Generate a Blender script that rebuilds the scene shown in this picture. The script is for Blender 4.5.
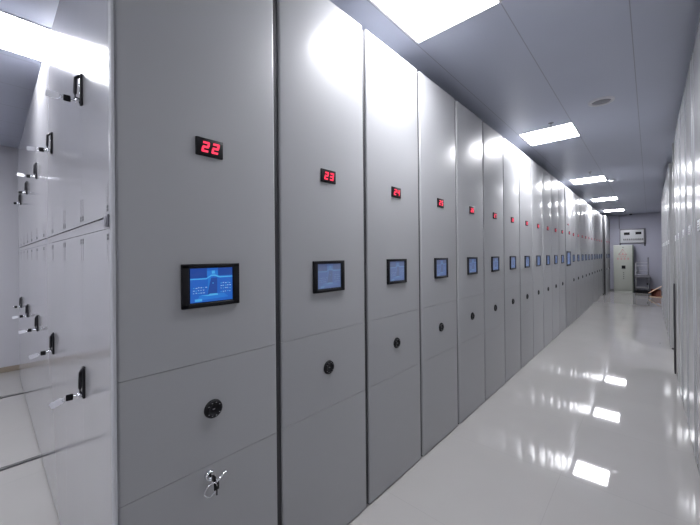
import bpy, bmesh, math, random
from mathutils import Vector, Matrix
random.seed(7)
S = bpy.context.scene
COL = S.collection
for o in list(bpy.data.objects):
    bpy.data.objects.remove(o)

# ------------------------------------------------------------------ camera
F, YAW, PIT, ROL, PX, PY = 329.79, 0.7395, 0.0016, -0.0097, 348.89, 255.0
EYE = Vector((0, 0, 1.321))
cam = bpy.data.cameras.new('camera'); co = bpy.data.objects.new('camera', cam); COL.objects.link(co)
fw = Vector((-math.sin(YAW), math.cos(YAW), 0)); rt = Vector((math.cos(YAW), math.sin(YAW), 0)); zz = Vector((0, 0, 1))
f3 = fw * math.cos(PIT) + zz * math.sin(PIT)
u3 = -fw * math.sin(PIT) + zz * math.cos(PIT)
c_, s_ = math.cos(ROL), math.sin(ROL)
R3 = rt * c_ + u3 * s_
U3 = -rt * s_ + u3 * c_
co.matrix_world = Matrix(((R3.x, U3.x, -f3.x, EYE.x), (R3.y, U3.y, -f3.y, EYE.y), (R3.z, U3.z, -f3.z, EYE.z), (0, 0, 0, 1)))
cam.sensor_fit = 'HORIZONTAL'; cam.sensor_width = 36; cam.lens = 36 * F / 700
cam.shift_x = (350 - PX) / 700; cam.shift_y = (PY - 262.5) / 700
cam.clip_start = 0.02; cam.clip_end = 60
S.camera = co
# ------------------------------------------------------------------ world, exposure
w = bpy.data.worlds.new('world'); S.world = w; w.use_nodes = True
w.node_tree.nodes['Background'].inputs[0].default_value = (0.30, 0.32, 0.40, 1)
w.node_tree.nodes['Background'].inputs[1].default_value = 0.02
S.view_settings.view_transform = 'Standard'; S.view_settings.look = 'None'
S.view_settings.exposure = 0.55; S.view_settings.gamma = 1; S.view_settings.use_curve_mapping = False
LAMP = 30.0           # radiance of the ceiling panels
LAMP_COL = (0.95, 0.955, 1.0)

# ------------------------------------------------------------------ materials
def mat(name, col, rough=0.5, metal=0.0, spec=0.5, emit=None, es=0.0, coat=0.0, coatr=0.1, aniso=0.0):
    m = bpy.data.materials.new(name); m.use_nodes = True
    b = m.node_tree.nodes['Principled BSDF']
    b.inputs['Base Color'].default_value = (*col, 1); b.inputs['Roughness'].default_value = rough
    b.inputs['Metallic'].default_value = metal; b.inputs['Specular IOR Level'].default_value = spec
    if coat:
        b.inputs['Coat Weight'].default_value = coat; b.inputs['Coat Roughness'].default_value = coatr
    if emit:
        b.inputs['Emission Color'].default_value = (*emit, 1); b.inputs['Emission Strength'].default_value = es
    return m

def nt(m): return m.node_tree.nodes, m.node_tree.links, m.node_tree.nodes['Principled BSDF']

def add_noise_tone(m, scale, amount, rough_amt=0.0, bump=0.0, stretch=(1, 1, 1), bump_scale=None):
    """slow variation of tone, gloss and flatness, as in pressed sheet or plaster"""
    N, L, b = nt(m)
    tc = N.new('ShaderNodeTexCoord'); mp = N.new('ShaderNodeMapping'); mp.inputs['Scale'].default_value = stretch
    L.new(tc.outputs['Object'], mp.inputs['Vector'])
    no = N.new('ShaderNodeTexNoise'); no.inputs['Scale'].default_value = scale; no.inputs['Detail'].default_value = 4
    L.new(mp.outputs[0], no.inputs['Vector'])
    base = b.inputs['Base Color'].default_value[:]
    mr = N.new('ShaderNodeMapRange'); mr.inputs[3].default_value = 1 - amount; mr.inputs[4].default_value = 1 + amount
    L.new(no.outputs[0], mr.inputs[0])
    mx = N.new('ShaderNodeVectorMath'); mx.operation = 'SCALE'; mx.inputs[0].default_value = base[:3]
    L.new(mr.outputs[0], mx.inputs['Scale']); L.new(mx.outputs[0], b.inputs['Base Color'])
    if rough_amt:
        r0 = b.inputs['Roughness'].default_value
        m2 = N.new('ShaderNodeMapRange'); m2.inputs[3].default_value = r0 - rough_amt; m2.inputs[4].default_value = r0 + rough_amt
        L.new(no.outputs[0], m2.inputs[0]); L.new(m2.outputs[0], b.inputs['Roughness'])
    if bump:
        n2 = N.new('ShaderNodeTexNoise'); n2.inputs['Scale'].default_value = bump_scale or scale; n2.inputs['Detail'].default_value = 2
        L.new(mp.outputs[0], n2.inputs['Vector'])
        bp = N.new('ShaderNodeBump'); bp.inputs['Strength'].default_value = 1; bp.inputs['Distance'].default_value = bump
        L.new(n2.outputs[0], bp.inputs['Height']); L.new(bp.outputs[0], b.inputs['Normal'])
    return m

PAINT = add_noise_tone(mat('grey_powder_coat', (0.375, 0.38, 0.392), 0.42, spec=0.2, coat=0.3, coatr=0.19), 1.3, 0.03, 0.03, 0.0003, (1, 1, 0.35), 2.2)
SIDEP = add_noise_tone(mat('grey_door_enamel', (0.41, 0.41, 0.43), 0.15, spec=0.8), 1.3, 0.03, 0.02, 0.00008, (1, 1, 0.4), 2.0)
RIGHTP = add_noise_tone(mat('pale_powder_coat', (0.42, 0.42, 0.425), 0.22, spec=0.7), 1.3, 0.03, 0.03, 0.0004, (1, 1, 0.35), 2.2)
EDGE = mat('pale_edge_profile', (0.5, 0.51, 0.54), 0.25, spec=0.7)
RUBBER = mat('dark_rubber', (0.035, 0.035, 0.04), 0.6)
BODY = mat('cabinet_carcass', (0.36, 0.365, 0.38), 0.45)
BLACK = mat('black_plastic', (0.008, 0.008, 0.010), 0.45, spec=0.2)
BLACKM = mat('black_metal', (0.012, 0.012, 0.016), 0.5, spec=0.3)
CHROME = mat('chrome', (0.75, 0.76, 0.8), 0.12, 1.0)
CLEAR = mat('milky_tag', (0.75, 0.76, 0.82), 0.3)
INK = mat('grey_ink', (0.04, 0.04, 0.05), 0.6)
INKL = mat('pale_grey_ink', (0.24, 0.235, 0.25), 0.6)
WHITEINK = mat('white_print', (0.3, 0.3, 0.32), 0.5)
RED = mat('red_led', (0.25, 0.0, 0.01), 0.4, emit=(1.0, 0.04, 0.10), es=0.9)
def screen_set(n, dull, k, sat):
    cols = dict(blue=(0.004, 0.12, 0.60), deep_blue=(0.003, 0.05, 0.34), mid_blue=(0.008, 0.20, 0.75), cyan=(0.08, 0.50, 1.0), white=(0.5, 0.75, 1.0))
    res = []
    for c, e in cols.items():
        g = sum(e) / 3; e = tuple(g + (x - g) * sat for x in e)
        res.append(mat('%s_screen_%s' % (n, c), dull, 0.18, emit=e, es=k))
    return res
SCREEN_BRIGHT = screen_set('bright', (0.03, 0.05, 0.08), 0.50, 1.0)
SCREEN_WASHOUT = screen_set('painted_washout', (0.17, 0.19, 0.22), 0.22, 0.8)  # off-angle washout and surface reflection painted into greyer, weaker screen colours
WALL = add_noise_tone(mat('pale_plaster', (0.58, 0.58, 0.63), 0.7), 3, 0.03, 0, 0.0006, bump_scale=40)
WALLB = add_noise_tone(mat('lavender_grey_plaster', (0.46, 0.465, 0.56), 0.7), 3, 0.03, 0, 0.0006, bump_scale=40)
SKIRT = mat('beige_baseboard', (0.30, 0.25, 0.20), 0.5)
STEEL = mat('rail_steel', (0.10, 0.10, 0.105), 0.4, 0.6)
STEELB = mat('bright_rail_steel', (0.5, 0.5, 0.5), 0.3, 0.9)
GREEN = mat('grey_green_enamel', (0.42, 0.44, 0.40), 0.35)
GREEND = mat('dark_green_grey_edge', (0.10, 0.12, 0.10), 0.4)
REDP = mat('red_print', (0.55, 0.20, 0.22), 0.5)
WHITE = mat('white_plastic', (0.72, 0.73, 0.76), 0.35)
GREYM = mat('grey_metal', (0.20, 0.20, 0.23), 0.4, 0.3)
GREYL = mat('light_grey_metal', (0.5, 0.5, 0.54), 0.35, 0.3)
CARD = add_noise_tone(mat('cardboard', (0.75, 0.52, 0.36), 0.8), 8, 0.06)
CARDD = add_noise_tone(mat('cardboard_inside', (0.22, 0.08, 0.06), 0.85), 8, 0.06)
LIGHT = mat('lit_diffuser', (0.8, 0.8, 0.8), 0.5, emit=LAMP_COL, es=LAMP)
SPOT = mat('lit_lens', (0.8, 0.8, 0.8), 0.3, emit=LAMP_COL, es=4)
TRIMW = mat('lamp_trim_white', (0.7, 0.7, 0.74), 0.4)

def floor_mat():
    m = mat('polished_tile', (0.39, 0.383, 0.38), 0.035, spec=0.6)
    N, L, b = nt(m)
    tc = N.new('ShaderNodeTexCoord'); mp = N.new('ShaderNodeMapping'); mp.inputs['Location'].default_value = (0.405, 0.1, 0)
    L.new(tc.outputs['Object'], mp.inputs['Vector'])
    br = N.new('ShaderNodeTexBrick'); br.offset = 0; br.inputs['Scale'].default_value = 1
    br.inputs['Brick Width'].default_value = 0.8; br.inputs['Row Height'].default_value = 0.8
    br.inputs['Mortar Size'].default_value = 0.0015; br.inputs['Mortar Smooth'].default_value = 0.3
    br.inputs['Color1'].default_value = (0.385, 0.375, 0.367, 1); br.inputs['Color2'].default_value = (0.389, 0.379, 0.371, 1)
    br.inputs['Mortar'].default_value = (0.34, 0.335, 0.33, 1)
    L.new(mp.outputs[0], br.inputs['Vector'])
    no = N.new('ShaderNodeTexNoise'); no.inputs['Scale'].default_value = 2.5; no.inputs['Detail'].default_value = 6
    L.new(tc.outputs['Object'], no.inputs['Vector'])
    mr = N.new('ShaderNodeMapRange'); mr.inputs[3].default_value = 0.95; mr.inputs[4].default_value = 1.05
    L.new(no.outputs[0], mr.inputs[0])
    vm = N.new('ShaderNodeVectorMath'); vm.operation = 'SCALE'
    L.new(br.outputs['Color'], vm.inputs[0]); L.new(mr.outputs[0], vm.inputs['Scale'])
    L.new(vm.outputs[0], b.inputs['Base Color'])
    n2 = N.new('ShaderNodeTexNoise'); n2.inputs['Scale'].default_value = 1.2; n2.inputs['Detail'].default_value = 1
    L.new(tc.outputs['Object'], n2.inputs['Vector'])
    bp = N.new('ShaderNodeBump'); bp.inputs['Distance'].default_value = 0.0006; bp.inputs['Strength'].default_value = 1
    L.new(n2.outputs[0], bp.inputs['Height']); L.new(bp.outputs[0], b.inputs['Normal'])
    return m

def ceiling_mat():
    m = mat('ceiling_sheet', (0.50, 0.53, 0.64), 0.42, spec=0.6)
    N, L, b = nt(m)
    tc = N.new('ShaderNodeTexCoord'); sx = N.new('ShaderNodeSeparateXYZ'); L.new(tc.outputs['Object'], sx.inputs[0])
    a = N.new('ShaderNodeMath'); a.operation = 'ADD'; a.inputs[1].default_value = 20.07; L.new(sx.outputs[0], a.inputs[0])
    d = N.new('ShaderNodeMath'); d.operation = 'MODULO'; d.inputs[1].default_value = 0.5; L.new(a.outputs[0], d.inputs[0])
    g = N.new('ShaderNodeMath'); g.operation = 'LESS_THAN'; g.inputs[1].default_value = 0.005; L.new(d.outputs[0], g.inputs[0])
    no = N.new('ShaderNodeTexNoise'); no.inputs['Scale'].default_value = 1.5; L.new(tc.outputs['Object'], no.inputs['Vector'])
    mr = N.new('ShaderNodeMapRange'); mr.inputs[3].default_value = 0.96; mr.inputs[4].default_value = 1.04; L.new(no.outputs[0], mr.inputs[0])
    vm = N.new('ShaderNodeVectorMath'); vm.operation = 'SCALE'; vm.inputs[0].default_value = (0.50, 0.53, 0.64); L.new(mr.outputs[0], vm.inputs['Scale'])
    mx = N.new('ShaderNodeMix'); mx.data_type = 'RGBA'; L.new(g.outputs[0], mx.inputs[0]); L.new(vm.outputs[0], mx.inputs[6])
    mx.inputs[7].default_value = (0.30, 0.32, 0.39, 1); L.new(mx.outputs[2], b.inputs['Base Color'])
    return m
FLOORM = floor_mat(); CEILM = ceiling_mat()

# ------------------------------------------------------------------ mesh helpers
class MB:
    def __init__(s, *mats): s.bm = bmesh.new(); s.mats = list(mats)
    def _mi(s, faces, i):
        for f in faces: f.material_index = i
    def box(s, a, b, bev=0.0, mi=0, seg=2, M=None):
        a, b = Vector(a), Vector(b)
        tmp = bmesh.new()
        bmesh.ops.create_cube(tmp, size=1, matrix=Matrix.Translation((a + b) / 2) @ Matrix.Diagonal((*(b - a), 1)))
        if bev > 0:
            bmesh.ops.bevel(tmp, geom=tmp.edges[:], offset=bev, segments=seg, profile=0.5, affect='EDGES')
            for f in tmp.faces: f.smooth = True
        if M: bmesh.ops.transform(tmp, matrix=M, verts=tmp.verts)
        s._merge(tmp, mi)
    def _merge(s, tmp, mi):
        for f in tmp.faces: f.material_index = mi
        me = bpy.data.meshes.new('t'); tmp.to_mesh(me); tmp.free()
        s.bm.from_mesh(me); bpy.data.meshes.remove(me)
    def cyl(s, p, q, r, r2=None, n=20, mi=0, smooth=True):
        p, q = Vector(p), Vector(q); d = q - p
        tmp = bmesh.new()
        bmesh.ops.create_cone(tmp, cap_ends=True, segments=n, radius1=r, radius2=r if r2 is None else r2, depth=d.length,
                              matrix=Matrix.Translation((p + q) / 2) @ d.to_track_quat('Z', 'Y').to_matrix().to_4x4())
        for f in tmp.faces: f.smooth = smooth and len(f.verts) == 4
        s._merge(tmp, mi)
    def tube(s, pts, r, n=10, mi=0, closed=False):
        pts = [Vector(p) for p in pts]; tmp = bmesh.new(); rings = []
        N = len(pts)
        for i, p in enumerate(pts):
            if closed: t = pts[(i + 1) % N] - pts[i - 1]
            else: t = pts[min(i + 1, N - 1)] - pts[max(i - 1, 0)]
            qd = t.to_track_quat('Z', 'Y')
            rings.append([tmp.verts.new(p + qd @ Vector((r * math.cos(2 * math.pi * k / n), r * math.sin(2 * math.pi * k / n), 0))) for k in range(n)])
        for i in range(N if closed else N - 1):
            A, B = rings[i], rings[(i + 1) % N]
            for k in range(n):
                f = tmp.faces.new((A[k], A[(k + 1) % n], B[(k + 1) % n], B[k])); f.smooth = True
        if not closed:
            tmp.faces.new(rings[0][::-1]); tmp.faces.new(rings[-1])
        s._merge(tmp, mi)
    def lathe(s, prof, c, axis, n=32, mi=0):
        """prof: (radius, height) pairs turned about axis at c"""
        c = Vector(c); qd = Vector(axis).to_track_quat('Z', 'Y'); tmp = bmesh.new(); rings = []
        for r, h in prof:
            if r < 1e-6: rings.append([tmp.verts.new(c + qd @ Vector((0, 0, h)))])
            else: rings.append([tmp.verts.new(c + qd @ Vector((r * math.cos(2 * math.pi * k / n), r * math.sin(2 * math.pi * k / n), h))) for k in range(n)])
        for A, B in zip(rings, rings[1:]):
            for k in range(n):
                v = [A[k % len(A)], A[(k + 1) % len(A)], B[(k + 1) % len(B)], B[k % len(B)]]
                u = []
                for x in v:
                    if x not in u: u.append(x)
                if len(u) > 2: tmp.faces.new(u).smooth = True
        s._merge(tmp, mi)
    def prism(s, poly, axis_off, mi=0):
        """poly: 3D points of a flat outline, pushed along axis_off"""
        tmp = bmesh.new(); o = Vector(axis_off)
        A = [tmp.verts.new(Vector(p)) for p in poly]; B = [tmp.verts.new(Vector(p) + o) for p in poly]
        tmp.faces.new(A[::-1]); tmp.faces.new(B)
        for k in range(len(A)):
            tmp.faces.new((A[k], A[(k + 1) % len(A)], B[(k + 1) % len(A)], B[k]))
        s._merge(tmp, mi)
    def build(s, name, parent=None, loc=None):
        bmesh.ops.recalc_face_normals(s.bm, faces=s.bm.faces)
        me = bpy.data.meshes.new(name); s.bm.to_mesh(me); s.bm.free()
        for m in s.mats: me.materials.append(m)
        o = bpy.data.objects.new(name, me); COL.objects.link(o)
        if parent: o.parent = parent
        if loc is not None: o.location = loc
        return o

def tag(o, label, cat, group=None):
    o['label'] = label; o['category'] = cat
    if group: o['group'] = group
    return o
def empty(name, loc, rz=0.0):
    o = bpy.data.objects.new(name, None); COL.objects.link(o); o.location = loc; o.rotation_euler.z = rz
    o.empty_display_size = 0.1
    return o
def struct(o): o['kind'] = 'structure'; return o
def kids(o): return [c for c in bpy.data.objects if c.parent == o]
def copy_tree(o, parent=None):
    ch = kids(o)
    c = o.copy(); COL.objects.link(c); c.parent = parent
    for k in ch: copy_tree(k, c)
    return c

# ------------------------------------------------------------------ dimensions
XL = -1.10; Y0 = 0.232; P = 0.555; TOP = 2.52; CEIL = 2.641; XR = 0.20
WEST = -5.57; EAST = 4.3; SOUTH = -2.6; NORTH = 14.82

# ------------------------------------------------------------------ structure
b = MB(FLOORM); b.box((WEST - .1, SOUTH - .1, -0.1), (EAST + .1, NORTH + .1, 0)); struct(b.build('floor'))
b = MB(CEILM); b.box((WEST - .1, SOUTH - .1, CEIL), (EAST + .1, NORTH + .1, CEIL + .1)); struct(b.build('ceiling'))
b = MB(WALL); b.box((WEST - .1, SOUTH - .1, 0), (WEST, NORTH + .1, CEIL)); struct(b.build('wall_left'))
b = MB(WALL); b.box((EAST, SOUTH - .1, 0), (EAST + .1, NORTH + .1, CEIL)); struct(b.build('wall_right'))
b = MB(WALLB); b.box((WEST, NORTH, 0), (EAST, NORTH + .1, CEIL)); struct(b.build('wall_back'))
b = MB(WALL); b.box((WEST, SOUTH - .1, 0), (EAST, SOUTH, CEIL)); struct(b.build('wall_front'))
b = MB(SKIRT); b.box((WEST, SOUTH, 0), (WEST + .012, NORTH, 0.06), .003); struct(b.build('baseboard_left'))
b = MB(GREYM); b.box((WEST + .012, NORTH - .012, 0), (EAST, NORTH, 0.06), .003); struct(b.build('baseboard_back'))
for i, x in enumerate((-1.45, -3.015, -4.565)):
    b = MB(STEEL, STEELB)
    b.box((x - .022, SOUTH + .05, 0), (x + .022, Y0 + 12.9, .003), mi=0)
    b.box((x - .006, SOUTH + .05, .003), (x + .006, Y0 + 12.9, .005), mi=1)
    o = b.build('floor_rail')
    tag(o, ('flush steel floor rail running under the shelving, nearest the corridor',
            'flush steel floor rail in the open aisle, the nearer one seen bottom left',
            'flush steel floor rail in the open aisle, the one nearest the pale wall')[i], 'floor rail', 'floor rails under the mobile shelving')

# ------------------------------------------------------------------ 7-segment number display
SEG = {'0': 'abcdef', '1': 'bc', '2': 'abged', '3': 'abgcd', '4': 'fgbc', '5': 'afgcd', '6': 'afgedc', '7': 'abc', '8': 'abcdefg', '9': 'abcdfg'}
def digits(mb, text, cx, cz, y, h, t, pitch):
    """segments drawn in local plane: u along +Y of the unit front (screen left to right), v up; x out"""
    w_ = h * 0.68
    n = len(text)
    for i, ch in enumerate(text):
        u0 = cx + (i - (n - 1) / 2) * pitch
        sl = 0.16
        def q(u1, v1, u2, v2):
            pts = [(u1, v1), (u2, v1), (u2, v2), (u1, v2)]
            mb.prism([(y, u0 + u + sl * (v), cz + v) for u, v in pts], (0.0008, 0, 0))
        H2 = h / 2; W2 = w_ / 2; e = t * .25
        for s in SEG[ch]:
            if s == 'a': q(-W2 + e, H2 - t, W2 - e, H2)
            if s == 'd': q(-W2 + e, -H2, W2 - e, -H2 + t)
            if s == 'g': q(-W2 + e, -t / 2, W2 - e, t / 2)
            if s == 'f': q(-W2, e, -W2 + t, H2 - e)
            if s == 'b': q(W2 - t, e, W2, H2 - e)
            if s == 'e': q(-W2, -H2 + e, -W2 + t, -e)
            if s == 'c': q(W2 - t, -H2 + e, W2, -e)

def number_display(parent, text, y, z):
    b = MB(BLACK); b.box((-.004, y - .0465, z - .03), (.006, y + .0465, z + .03), .002); o = b.build('number_display', parent)
    b = MB(RED); digits(b, text, y + .002, z, .0062, .036, .0072, .034); b.build('digits', o)
    return o

def touchscreen(parent, y, z, w_=.198, h=.144, bright=False):
    b = MB(BLACK)
    b.box((-.004, y - w_ / 2 + .004, z - h / 2 + .004), (.006, y + w_ / 2 - .004, z + h / 2 - .004))
    for a, c in (((y - w_ / 2, z - h / 2), (y + w_ / 2, z - h / 2 + .014)), ((y - w_ / 2, z + h / 2 - .014), (y + w_ / 2, z + h / 2)),
                 ((y - w_ / 2, z - h / 2 + .002), (y - w_ / 2 + .022, z + h / 2 - .002)), ((y + w_ / 2 - .024, z - h / 2 + .002), (y + w_ / 2, z + h / 2 - .002))):
        b.box((-.002, a[0], a[1]), (.010, c[0], c[1]), .0025)
    fr = b.build('touchscreen', parent)
    mw = w_ * .865 / 1.18; mh = h * .78
    b = MB(*(SCREEN_BRIGHT if bright else SCREEN_WASHOUT))
    X = .0062; cx = y + w_ * .0; cz = z + h * .01
    U = lambda u: cx + u * mw; V = lambda v: cz + v * mh
    def quad(pts, mi, lay):
        b.prism([(X + lay * .00025, U(u), V(v)) for u, v in pts], (.0002, 0, 0), mi)
    def rect(u1, v1, u2, v2, mi, lay): quad([(u1, v1), (u2, v1), (u2, v2), (u1, v2)], mi, lay)
    rect(-.5, -.5, .5, .5, 0, 0)
    rect(-.5, .22, -.12, .5, 1, 1); rect(.14, .27, .5, .5, 1, 1)           # header bands
    quad([(-.5, .20), (-.14, .20), (-.02, .30), (.06, .30), (.18, .24), (.5, .24), (.5, .21), (.18, .20), (.05, .26), (-.02, .26), (-.14, .17), (-.5, .17)], 3, 2)
    rect(-.10, -.29, .12, .20, 1, 1)                                        # centre column
    quad([(-.12, -.28), (-.02, .25), (-.10, .2)], 2, 2)
    rect(-.12, .24, .14, .42, 2, 1)
    quad([(-.30, -.30), (.28, -.27), (.40, -.40), (-.34, -.44)], 2, 1)
    quad([(-.28, -.30), (-.10, -.30), (-.06, -.27), (.12, -.27), (.14, -.32), (-.10, -.33)], 3, 2)
    rect(-.01, .33, .06, .42, 3, 3); rect(.005, .03, .03, .06, 3, 3)
    rect(-.40, -.47, -.24, -.40, 3, 2)
    rr = random.Random(3)
    for k in range(16):                                                      # rows of small read-outs
        v = (-.08, -.16, -.24)[k % 3] + rr.uniform(-.01, .01)
        u = -.44 + (k // 3) * .055
        rect(u, v, u + rr.uniform(.02, .045), v + .018, 4 if k % 4 else 3, 3)
    for k in range(20):
        v = (.02, -.06, -.14, -.24)[k % 4] + rr.uniform(-.01, .01)
        u = .20 + (k // 4) * .055
        rect(u, v, u + rr.uniform(.018, .04), v + .02, 4 if k % 3 else 3, 3)
    b.build('screen', fr)
    return fr

def round_knob(parent, y, z):
    b = MB(BLACK, WHITEINK)
    b.lathe([(0, .006), (.016, .006), (.017, .009), (.019, .010), (.026, .010), (.030, .007), (.032, -.004)], (0, y, z), (1, 0, 0), mi=0)
    for k in range(10):                                                     # ring of tiny printed marks
        a = 2 * math.pi * k / 10
        c = (.0102, y + .0225 * math.cos(a), z + .0225 * math.sin(a))
        if k not in (0, 5):
            b.box((c[0], c[1] - .0022, c[2] - .0012), (c[0] + .0004, c[1] + .0022, c[2] + .0012), mi=1)
    b.box((.006, y - .004, z - .002), (.0066, y + .004, z + .002), mi=1)
    return b.build('control_knob', parent)

# front panel for one unit: local origin at floor, front plane x=0, y from 0 to width
Z1, Z2 = .971, .621
def fronts(parent, width, material, seams=True, ya=0.0):
    zs = [(.009, Z2 - .0008), (Z2 + .0008, Z1 - .0008), (Z1 + .0008, TOP)] if seams else [(.009, TOP)]
    for n, (z0, z1) in zip(('lower_front_panel', 'middle_front_panel', 'upper_front_panel') if seams else ('front_panel',), zs):
        b = MB(material)
        # vertical edges well rounded, horizontal ones sharp
        r = .010; pts = []
        for k in range(6):
            a = math.pi / 2 * k / 5
            pts.append((-r + r * math.sin(a), r - r * math.cos(a)))
        pts2 = [(x, width - y) for x, y in reversed(pts)]
        pts = [(x, y + ya) for x, y in pts]
        prof = [(-.03, ya)] + pts + pts2 + [(-.03, width)]
        b.prism([(x, y, z0) for x, y in prof], (0, 0, z1 - z0))
        for f in b.bm.faces:
            f.smooth = abs(f.normal.z) < .5
        o = b.build(n, parent)
        for p in o.data.polygons: p.use_smooth = abs(p.normal.z) < .5
        # keep flat faces flat: split by angle
        md = o.modifiers.new('edges', 'EDGE_SPLIT'); md.split_angle = math.radians(30)

def body(parent, width, depth, material=BODY, y0=0.0):
    b = MB(material, RUBBER)
    b.box((-depth, y0 + .004, .03), (-.028, width - .004, TOP - .004), mi=0)
    b.box((-depth, y0 + .002, 0), (-.012, width - .002, .03), mi=1)                 # recessed plinth
    b.box((-.03, width - .004, .012), (-.010, width + P * 0 + .022, TOP - .008), mi=1)    # rubber buffer strip in the joint
    return b.build('carcass', parent)

ORD = ['nearest', 'second', 'third', 'fourth', 'fifth', 'sixth', 'seventh', 'eighth', 'ninth', 'tenth', 'eleventh', 'twelfth',
       'thirteenth', 'fourteenth', 'fifteenth', 'sixteenth', 'seventeenth', 'eighteenth', 'nineteenth', 'twentieth',
       'twenty-first', 'twenty-second', 'twenty-third']
GW = .024     # joint width
# prototype ordinary unit (index 1), without its number
def unit_common(t, width=P - GW, depth=3.98):
    body(t, width + .012, depth, y0=.012); fronts(t, width + .012, PAINT, ya=.012)
proto = empty('mobile_shelving_unit', (XL, Y0 + P, 0))
unit_common(proto)
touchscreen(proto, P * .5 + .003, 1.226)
round_knob(proto, P * .5 - .004, .806)
for i in range(1, 23):
    if i == 12: continue
    t = proto if i == 1 else copy_tree(proto)
    a = random.uniform(-.004, .004)
    t.location = (XL + random.uniform(-.002, .002), Y0 + P * i, 0); t.rotation_euler.z = a if i > 2 else 0
    if i < 12: lab = 'grey shelving unit with red number %d, %s from the near end' % (22 + i, ORD[i])
    else: lab = 'grey shelving unit with red number %d, %s past the larger screen' % (22 + i, ('first' if i == 13 else ORD[i - 13]))
    tag(t, lab, 'shelving unit', 'numbered mobile shelving units in the left row')
for i in range(1, 23):
    if i == 12: continue
t_units = [o for o in bpy.data.objects if o.get('group') == 'numbered mobile shelving units in the left row']
for o in t_units:
    i = int(round((o.location.y - Y0) / P))
    number_display(o, str(22 + i), P * .5 + .004, 1.689)

# fixed master unit with the large screen
m = empty('master_shelving_unit', (XL + .004, Y0 + P * 12, 0))
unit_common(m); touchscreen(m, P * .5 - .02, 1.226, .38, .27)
number_display(m, '34', P * .5 + .08, 1.70)
b = MB(BLACK, RED); b.box((-.004, .20, 1.832), (.006, .28, 1.862), .002); b.box((.006, .215, 1.842), (.0066, .265, 1.852), mi=1); b.build('status_lamp', m)
tag(m, 'grey shelving unit with the one larger black-framed screen, far along the left row', 'shelving unit')

# the end block beyond the dark gap
for k in range(3):
    t = empty('end_shelving_unit', (-1.03, 13.24 + k * .5, 0))
    body(t, .478, 4.05); fronts(t, .478, PAINT)
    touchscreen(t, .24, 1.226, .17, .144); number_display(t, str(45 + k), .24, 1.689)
    if k == 1:
        b = MB(WHITE); b.cyl((-.002, .24, .80), (.008, .24, .80), .022); b.build('pale_knob', t)
    else: round_knob(t, .24, .806)
    if k == 0:
        b = MB(RUBBER); b.box((-.06, -.03, .01), (-.012, .004, TOP - .01), .003); b.build('rubber_buffer', t)
    tag(t, 'grey shelving unit past the dark gap at the far end, %s' % ('nearest the camera', 'middle of three', 'against the back wall')[k], 'shelving unit', 'end shelving units past the dark gap')

# ---------------- unit 22: the nearest, with its doored flank
u = empty('mobile_shelving_unit', (XL, Y0, 0))
W0 = P - GW + .012
fronts(u, W0, PAINT, ya=.0085)
b = MB(EDGE)
arc = [(-.0065 + .008 * math.sin(a), .006 - .008 * math.cos(a)) for a in [math.pi / 2 * k / 8 for k in range(9)]]
b.prism([(x, y, .02) for x, y in [(-.0108, .0085), (-.0108, -.002)] + arc + [(.0015, .0085)]], (0, 0, TOP - .02))
o = b.build('corner_trim', u); md = o.modifiers.new('edges', 'EDGE_SPLIT'); md.split_angle = math.radians(30)
for p in o.data.polygons: p.use_smooth = True
b = MB(BODY, RUBBER)
b.box((-3.99, .0145, .03), (-.0305, W0 - .004, TOP - .004), mi=0)
b.box((-3.99, .018, 0), (-.012, W0 - .002, .03), mi=1)
b.box((-.03, W0 - .004, .012), (-.010, W0 + .022, TOP - .008), mi=1)
b.build('carcass', u)
b = MB(SIDEP)                                                              # frame of the doored flank
for x0, x1, z0, z1 in ((-4.0, -.0128, 1.405, 1.4355), (-4.0, -.0128, .022, .034), (-4.0, -.0128, TOP - .012, TOP - .002), (-4.0, -3.992, .034, TOP - .012)):
    b.box((x0, 0.0, z0), (x1, .014, z1))
b.build('flank_frame', u)
touchscreen(u, .512 - Y0, 1.226, bright=True); round_knob(u, .514 - Y0, .806); number_display(u, '22', .509 - Y0, 1.689)
# front lock with keys in it
b = MB(CHROME, BLACK)
yk = .498 - Y0; zk = .590
b.lathe([(0, .008), (.009, .008), (.011, .014), (.014, .014), (.016, .004), (.016, -.002)], (0, yk, zk), (1, 0, 0), mi=0)
b.box((.008, yk - .002, zk - .006), (.0085, yk + .002, zk + .006), mi=1)
b.build('front_lock', u)
b = MB(GREYM); b.box((-.048, -.007, 1.408), (-.014, -.002, 1.444), .002); b.box((-.042, -.010, 1.414), (-.020, -.006, 1.438), .002); b.build('flank_latch', u)
DW = .3975
def leaf(parent, k, z0, z1, upper):
    """one door leaf; k counts leaves from the front corner"""
    x1 = -.0128 - k * DW; x0 = -.0128 - (k + 1) * DW + .0005
    if k == 9: x0 = max(x0, -3.991)
    b = MB(SIDEP); b.box((x0, -.002, z0), (x1, .0125, z1)); d = b.build('door', parent)
    # small printed marks in both corners, beside the seams
    zz_ = z0 + .022 if upper else z1 - .022; s = 1 if upper else -1
    for xx in (x1 - .020, x0 + .020):
        b = MB(INK, INKL)
        for j in range(2):
            for l in range(2):
                b.box((xx - .009 + l * .0095, -.0026, zz_ - .009 + j * .0095), (xx - .0008 + l * .0095, -.002, zz_ - .001 + j * .0095), mi=0)
        for j in range(6):
            z = zz_ + s * (.018 + j * .0095)
            b.box((xx - .005, -.0026, z - .003), (xx + (.003 if j % 2 else .005), -.002, z + .003), mi=1)
        b.build('printed_mark', d)
    return d, x0, x1
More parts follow.
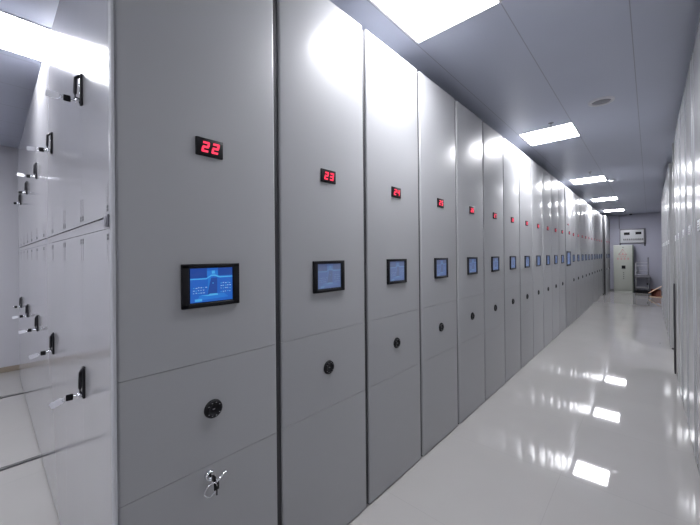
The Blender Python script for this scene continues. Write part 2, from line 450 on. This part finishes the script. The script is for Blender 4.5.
def swing_handle(parent, x, z, out=.016):
    b = MB(BLACKM, CHROME)
    b.box((x - .011, -.010, z - .058), (x + .011, -.001, z + .054), .004, mi=0)
    b.box((x - .003, -.0106, z - .025), (x + .003, -.0098, z + .040), .0003, mi=1, seg=1)
    # lever standing off the plate
    b.tube([(x, -.008, z + .046), (x, -.008 - out, z + .034), (x, -.010 - out, z - .020), (x, -.009 - out, z - .036), (x, -.008, z - .040)], .0055, mi=0)
    b.cyl((x, -.008, z - .044), (x, -.024, z - .044), .0085, mi=1)
    return b.build('handle', parent)
KEYS = []
tilts = {(0, 0): (8, 1), (1, 0): (-28, 1), (0, 1): (-2, .9), (1, 1): (-20, .8), (0, 2): (10, 1), (1, 2): (-12, .8), (0, 3): (-4, .6), (1, 3): (-8, .7), (0, 4): (-6, .7), (1, 4): (-6, .7)}
for r, (z0, z1, zh) in enumerate(((1.4395, TOP - .013, 1.918), (.035, 1.4025, .885))):
    for k in range(10):
        d, xa, xb = leaf(u, k, z0, z1, r == 0)
        if k % 2 == 0:
            xh = xa + .030
            swing_handle(d, xh, zh, .013 if (r, k) in ((0, 0), (0, 2)) else .006)
            KEYS.append((r, k // 2, xh, zh - .044))
tag(u, 'nearest grey shelving unit with red number 22 and a long flank of keyed doors', 'shelving unit')

def key(name, loc, d, up, tagged, label, tag_dir=None, group=None):
    """a key along direction d with black bow; a clear tag beyond it"""
    o = empty(name, loc); d = Vector(d).normalized(); up = Vector(up)
    up = (up - up.dot(d) * d).normalized(); sd = d.cross(up)
    M = Matrix(((sd.x, d.x, up.x, 0), (sd.y, d.y, up.y, 0), (sd.z, d.z, up.z, 0), (0, 0, 0, 1)))
    b = MB(CHROME); b.box((-.001, -.006, -.0035), (.001, .012, .0035), .0005, M=M, seg=1); b.build('blade', o)
    b = MB(BLACK); b.box((-.003, .010, -.011), (.003, .030, .011), .0028, M=M); b.build('bow', o)
    td = Vector(tag_dir).normalized() if tag_dir else d
    e = d * .028
    b = MB(CHROME)
    b.tube([e + td * (.006 + .007 * math.cos(a)) + up * .007 * math.sin(a) for a in [2 * math.pi * i / 16 for i in range(16)]], .0008, 6, closed=True); b.build('key_ring', o)
    if tagged:
        tu = (Vector((0, 0, 1)) - td.z * td).normalized(); ts = td.cross(tu)
        M2 = Matrix(((ts.x, td.x, tu.x, e.x), (ts.y, td.y, tu.y, e.y), (ts.z, td.z, tu.z, e.z), (0, 0, 0, 1)))
        b = MB(CLEAR)
        b.prism([M2 @ Vector((0, p, q)) for p, q in ((.008, -.004), (.016, -.010), (.044, -.011), (.048, -.008), (.048, .008), (.044, .011), (.016, .010), (.008, .004))], ts * .0016)
        b.build('key_tag', o)
    tag(o, label, 'key', group)
    return o
rown = ('upper', 'lower')
for r, c, x, z in KEYS:
    al, sc = tilts[(r, c)]
    ar = math.radians(al)
    lab = ('key in the %s door lock of the flank' % rown[r]) + (', nearest the corridor', ', second handle back', ', third handle back', ', fourth handle back', ', farthest handle back')[c]
    lab = 'small black-headed ' + lab
    key('door_key', (XL + x, Y0 - .024, z), (-.10, -1, 0), (0, 0, 1), not (r == 0 and c >= 3) and c < 4, lab, (-.35, -math.cos(ar), math.sin(ar)), 'keys in the flank doors')
# keys in the front lock
kf = key('lock_key', (XL + .014, Y0 + yk, zk), (1, .05, 0), (0, 0, 1), False, 'chrome key standing in the front lock below number 22')
b = MB(CHROME)
b.tube([(.030 + .006 * math.sin(a), .020 * math.cos(a) - .014, -.024 + .024 * math.sin(a)) for a in [2 * math.pi * i / 24 for i in range(24)]], .0014, 8, closed=True); b.build('large_ring', kf)
b = MB(CHROME); b.tube([(.03, .004, -.006), (.03, .022, .004), (.028, .038, .012)], .0035); b.build('spare_blade', kf)
b = MB(BLACK); b.box((.026, -.004, -.034), (.032, .014, -.008), .0028); b.box((.028, .004, -.052), (.030, .008, -.034)); b.build('spare_key', kf)

# ------------------------------------------------------------------ right row
rp = empty('plain_shelving_unit', (XR, 0, 0), math.pi)
WR = P - .022
b = MB(BODY, RUBBER)
b.box((-3.9, .004, .03), (-.028, WR - .004, TOP + .02), mi=0)
b.box((-3.9, .002, 0), (-.012, WR - .002, .03), mi=1)
b.box((-.03, WR - .004, .012), (-.010, WR + .020, TOP + .01), mi=1)
b.build('carcass', rp)
b = MB(RIGHTP)
r_ = .012; pr = []
for k in range(6):
    a = math.pi / 2 * k / 5; pr.append((-r_ + r_ * math.sin(a), r_ - r_ * math.cos(a)))
prof = [(-.03, 0)] + pr + [(x, WR - y) for x, y in reversed(pr)] + [(-.03, WR)]
b.prism([(x, y, .022) for x, y in prof], (0, 0, TOP + .02 - .022))
o = b.build('front_panel', rp); md = o.modifiers.new('edges', 'EDGE_SPLIT'); md.split_angle = math.radians(30)
for p in o.data.polygons: p.use_smooth = True
b = MB(EDGE); b.box((-.002, .03, .05), (.003, .048, TOP), .0012); b.box((-.002, WR - .048, .05), (.003, WR - .03, TOP), .0012); b.build('edge_trim', rp)
b = MB(WHITE, INK); b.box((-.001, .20, 1.44), (.002, .33, 1.50), .0008, mi=0)
for j in range(3): b.box((.002, .215, 1.452 + j * .014), (.0024, .31 - j * .02, 1.457 + j * .014), mi=1)
b.build('label_card', rp)
ends = [5.13 - P * k for k in range(10)] + [6.25 + P * (k + 1) for k in range(7)]
for k, y in enumerate(ends):
    t = rp if k == 0 else copy_tree(rp)
    t.location = (XR + random.uniform(-.003, .003), y, 0); t.rotation_euler.z = math.pi + random.uniform(-.004, .004)
    if k < 10: lab = 'plain pale grey shelving unit in the right row, %s before the open gap' % ('first' if k == 0 else ORD[k])
    else: lab = 'plain pale grey shelving unit in the right row, %s beyond the open gap' % ('first' if k == 10 else ORD[k - 10])
    tag(t, lab, 'shelving unit', 'plain shelving units in the right row')

for t in bpy.data.objects:
    if t.get('category') == 'shelving unit' and t.name.startswith('plain') and 6.7 < t.location.y < 6.9:
        for c in kids(t):
            if c.name.startswith('carcass'):      # the free flank facing the open gap is painted, without a buffer
                bpy.data.objects.remove(c)
                b = MB(RIGHTP, RUBBER); b.box((-3.9, .004, .03), (-.028, WR, TOP + .02), mi=0); b.box((-3.9, .002, 0), (-.012, WR - .002, .03), mi=1)
                b.build('carcass', t)
                break
b = MB(RUBBER); b.box((0, .004, .0), (.013, .10, .98), .004); b.build('bumper_bar', rp)
b = MB(RIGHTP); b.box((0, .006, .98), (.010, .08, TOP), .004); b.build('pale_edge_bar', rp)

# ------------------------------------------------------------------ ceiling lights
def ceiling_light(x, y, w_, l, label):
    t = empty('ceiling_light', (x, y, CEIL))
    b = MB(TRIMW)
    f = .012; z0 = -.006
    for a in (((-w_ / 2, -l / 2), (w_ / 2, -l / 2 + f)), ((-w_ / 2, l / 2 - f), (w_ / 2, l / 2)), ((-w_ / 2, -l / 2 + f), (-w_ / 2 + f, l / 2 - f)), ((w_ / 2 - f, -l / 2 + f), (w_ / 2, l / 2 - f))):
        b.box((*a[0], z0), (*a[1], 0))
    b.build('frame', t)
    b = MB(LIGHT); b.box((-w_ / 2 + f, -l / 2 + f, -.004), (w_ / 2 - f, l / 2 - f, -.0005)); b.build('diffuser', t)
    tag(t, label, 'ceiling light', 'square ceiling light panels')
ceiling_light(1.7, 5.7, .46, .60, 'added fill light, unseen above the open gap in the right row')  # unseen fill lamp, added to brighten the inside of the gap
ceiling_light(-4.5, -1.3, .46, .46, 'added fill light over the open aisle, out of view')  # extra lamp out of view, added to lift the left aisle
LY = [(-1.3, 'added fill light panel, unseen behind the camera'), (1.56, 'large-looking lit ceiling panel cut off by the top edge of the photo'),  # first entry is an added fill lamp for the corridor, out of view
      (4.22, 'square lit ceiling panel, second along the corridor'), (7.32, 'lit ceiling panel, third along the corridor'),
      (10.2, 'lit ceiling panel, fourth along the corridor'), (13.1, 'farthest lit ceiling panel before the back wall')]
for y, lab in LY: ceiling_light(-.81, y, .50, .52, lab)
ceiling_light(-2.76, -.02, .46, .60, 'lit ceiling panel above the open aisle, at the far left of the photo')

# ceiling fittings
def disc(name, x, y, r, h, label, cat, mats=(TRIMW, GREYM)):
    t = empty(name, (x, y, CEIL))
    b = MB(mats[0]); b.lathe([(r * .72, -.002), (r * .78, -h), (r * .95, -h * .7), (r, 0)], (0, 0, 0), (0, 0, 1)); b.build('ring', t)
    b = MB(mats[1]); b.lathe([(0, -h * .5), (r * .6, -h * .5), (r * .76, -.001)], (0, 0, 0), (0, 0, 1)); b.build('grille', t)
    tag(t, label, cat)
disc('ceiling_speaker', -.30, 3.60, .095, .014, 'round white recessed ceiling speaker right of the second light panel', 'ceiling speaker')
for (x, y, lab) in ((-.727, 3.85, 'tiny dark sprinkler head beside the second light panel'), (-.707, 6.61, 'tiny dark sprinkler head beside the third light panel')):
    t = empty('sprinkler_head', (x, y, CEIL))
    b = MB(GREYM); b.lathe([(0, -.004), (.022, -.004), (.026, 0)], (0, 0, 0), (0, 0, 1)); b.build('rosette', t)
    b = MB(CHROME); b.cyl((0, 0, -.004), (0, 0, -.03), .005); b.cyl((0, 0, -.03), (0, 0, -.032), .012); b.build('deflector', t)
    tag(t, lab, 'sprinkler', 'sprinkler heads in the ceiling')
t = empty('spotlight', (-.50, 7.6, CEIL))
b = MB(WHITE); b.lathe([(.03, -.02), (.05, -.016), (.052, 0)], (0, 0, 0), (0, 0, 1)); b.build('housing', t)
b = MB(SPOT); b.lathe([(0, -.022), (.022, -.02), (.03, -.016)], (0, 0, 0), (0, 0, 1)); b.build('lens', t)
tag(t, 'small glowing round fitting right of the third light panel', 'spotlight')
t = empty('dome_camera', (-.46, 14.55, CEIL))
b = MB(WHITE); b.lathe([(.05, -.02), (.055, -.015), (.06, 0)], (0, 0, 0), (0, 0, 1)); b.build('housing', t)
b = MB(BLACK); b.lathe([(0, -.055), (.02, -.051), (.035, -.04), (.044, -.02), (.044, -.01)], (0, 0, 0), (0, 0, 1)); b.build('dome', t)
tag(t, 'small dark dome camera on the ceiling near the back wall', 'security camera')

# ------------------------------------------------------------------ far end
YW = NORTH
t = empty('wall_monitor', (-.43, YW, -.035))
b = MB(GREYM, WHITE); b.box((-.335, -.045, 1.68), (.335, 0, 2.175), .006, mi=0); b.box((-.315, -.052, 1.70), (.285, -.044, 2.135), .003, mi=1); b.build('housing', t)
b = MB(BLACK); b.box((-.22, -.056, 1.965), (-.07, -.051, 2.055)); b.build('left_display', t)
b = MB(BLACK); b.box((.08, -.056, 1.975), (.23, -.051, 2.06)); b.build('right_display', t)
b = MB(INK)
for k in range(11):
    x = -.24 + k * .048
    b.box((x, -.054, 1.785), (x + .040, -.0515, 1.803)); b.box((x + .002, -.054, 1.815), (x + .036, -.0515, 1.832)); b.box((x + .014, -.054, 1.79), (x + .022, -.0515, 1.84))
b.build('printed_line', t)
b = MB(BLACKM); b.box((-.34, -.03, 1.62), (-.31, 0, 1.68)); b.box((.30, -.03, 1.58), (.33, 0, 1.68)); b.build('bracket', t)
tag(t, 'white wall-mounted monitor box with two small black displays and a printed line', 'monitor')
b = MB(GREYM); b.tube([(-.775, YW - .008, 2.16), (-.775, YW - .008, CEIL)], .009); tag(b.build('wall_conduit'), 'thin grey conduit running from the monitor box up to the ceiling', 'conduit')

t = empty('electrical_cabinet', (-.66, 14.36, 0))
b = MB(GREEN, GREEND); b.box((-.25, 0, .06), (.235, .36, 1.585), .006, mi=0); b.box((-.24, .01, 0), (.225, .35, .06), mi=0)
b.build('housing', t)
b = MB(GREEND); b.box((.236, .005, .02), (.262, .36, 1.585), .004); b.build('dark_side_panel', t)
b = MB(GREEN); b.box((-.235, -.012, .10), (.222, -.001, 1.56), .003); d = b.build('door', t)
b = MB(BLACK); b.box((-.04, -.03, .79), (.06, -.012, .90), .006); b.build('latch', d)
b = MB(REDP)
b.tube([(-.01 + .12 * math.sin(a), -.015, 1.32 + .12 * math.cos(a)) for a in (0, 2 * math.pi / 3, 4 * math.pi / 3)], .014, 6, closed=True)
b.box((-.018, -.016, 1.26), (.008, -.0125, 1.33))
for k in range(4):
    x = -.165 + k * .088
    b.box((x, -.014, 1.13), (x + .06, -.0125, 1.142)); b.box((x + .024, -.014, 1.09), (x + .036, -.0125, 1.17)); b.box((x + .005, -.014, 1.095), (x + .055, -.0125, 1.105))
for k in range(3):
    x = -.07 + k * .055
    b.box((x, -.014, 1.20), (x + .035, -.0125, 1.21)); b.box((x + .012, -.014, 1.185), (x + .022, -.0125, 1.225))
b.build('warning_print', d)
b = MB(INK)
for k in range(4):
    z = .66 - k * .065
    b.box((-.01, -.014, z), (.03, -.0125, z + .008)); b.box((-.005, -.014, z - .018), (.025, -.0125, z - .011)); b.box((.007, -.014, z - .025), (.013, -.0125, z + .015))
b.box((-.02, -.014, 1.50), (.02, -.0125, 1.52))
b.build('printed_line', d)
tag(t, 'pale green-grey metal electrical cabinet with red warning print against the back wall', 'electrical cabinet')

t = empty('step_trolley', (-.19, 14.42, 0))
def rod(name, pts, r, m_=GREYL): b = MB(m_); b.tube(pts, r, 10); return b.build(name, t)
rod('tall_post', [(.155, .02, .05), (.155, .02, 1.17)], .020, GREYM)
rod('post', [(-.155, .02, .05), (-.155, .02, .98)], .014)
rod('leg', [(-.155, .32, .05), (-.155, .32, .56)], .014); rod('leg', [(.155, .32, .05), (.155, .32, .56)], .014)
for z in (.99, .89, .72): rod('back_rail', [(-.155, .02, z), (.155, .02, z)], .011, GREYL)
b = MB(GREYM); b.box((-.18, 0, .545), (.19, .34, .60), .006); b.box((-.17, -.02, .50), (.21, .0, .56), .004); b.build('platform', t)
rod('low_rail', [(-.155, .02, .17), (.155, .02, .17)], .012, GREYL); rod('low_rail', [(-.155, .32, .17), (.155, .32, .17)], .012, GREYL)
b = MB(BLACKM); b.box((-.175, 0, .055), (.175, .34, .09), .004); b.build('base_tray', t)
for x in (-.155, .155):
    for y in (.02, .32):
        b = MB(BLACK); b.cyl((x - .012, y, .028), (x + .012, y, .028), .028); b.build('caster', t)
b = MB(BLACK); b.box((.11, -.012, .27), (.145, .012, .34), .005); b.build('clip', t)
tag(t, 'grey metal step trolley with back rails beside the electrical cabinet', 'step trolley')
b = MB(BLACK)
b.lathe([(0, .10), (.05, .095), (.075, .06), (.08, .02), (.07, 0), (0, 0)], (.10, 14.3, 0), (0, 0, 1), 20)
tag(b.build('dark_pouch'), 'small dark rounded bundle on the floor beside the step trolley', 'bundle')

# cardboard carton lying open on a flat cardboard sheet
b = MB(CARD); b.box((-.02, 13.30, 0.0), (.33, 13.72, .010), .002); tag(b.build('cardboard_sheet'), 'flat tan cardboard sheet on the floor under the open carton', 'cardboard')
t = empty('cardboard_carton', (.12, 13.5, .010))
b = MB(CARD, CARDD)
# shell open towards the camera
b.box((-.10, .12, 0), (.12, .126, .20), mi=1); b.box((.114, -.12, 0), (.12, .12, .285), mi=0); b.box((-.10, -.12, 0), (.12, .12, .006), mi=1)
b.prism([(-.10, .12, 0), (-.10, -.12, 0), (-.10, .12, .08)], (.006, 0, 0), 0)
b.build('shell', t)
b = MB(CARD); b.prism([(-.16, -.13, .075), (.13, -.13, .30), (.13, .126, .30), (-.16, .126, .075)], (0, 0, .010)); b.build('top_flap', t)
b = MB(CARDD); b.prism([(-.02, -.125, .008), (.114, -.125, .008), (.114, -.125, .20), (.05, -.125, .16)], (0, .006, 0)); b.build('front_flap', t)
tag(t, 'open tan cardboard carton with dark inside on the floor at the far end', 'carton')

b = MB(BLACK); b.box((-.006, -.004, 0), (.008, .004, .003), .001); o = b.build('floor_scrap', loc=(.10, 6.6, 0)); tag(o, 'tiny dark scrap lying on the glossy floor near the right row gap', 'scrap')
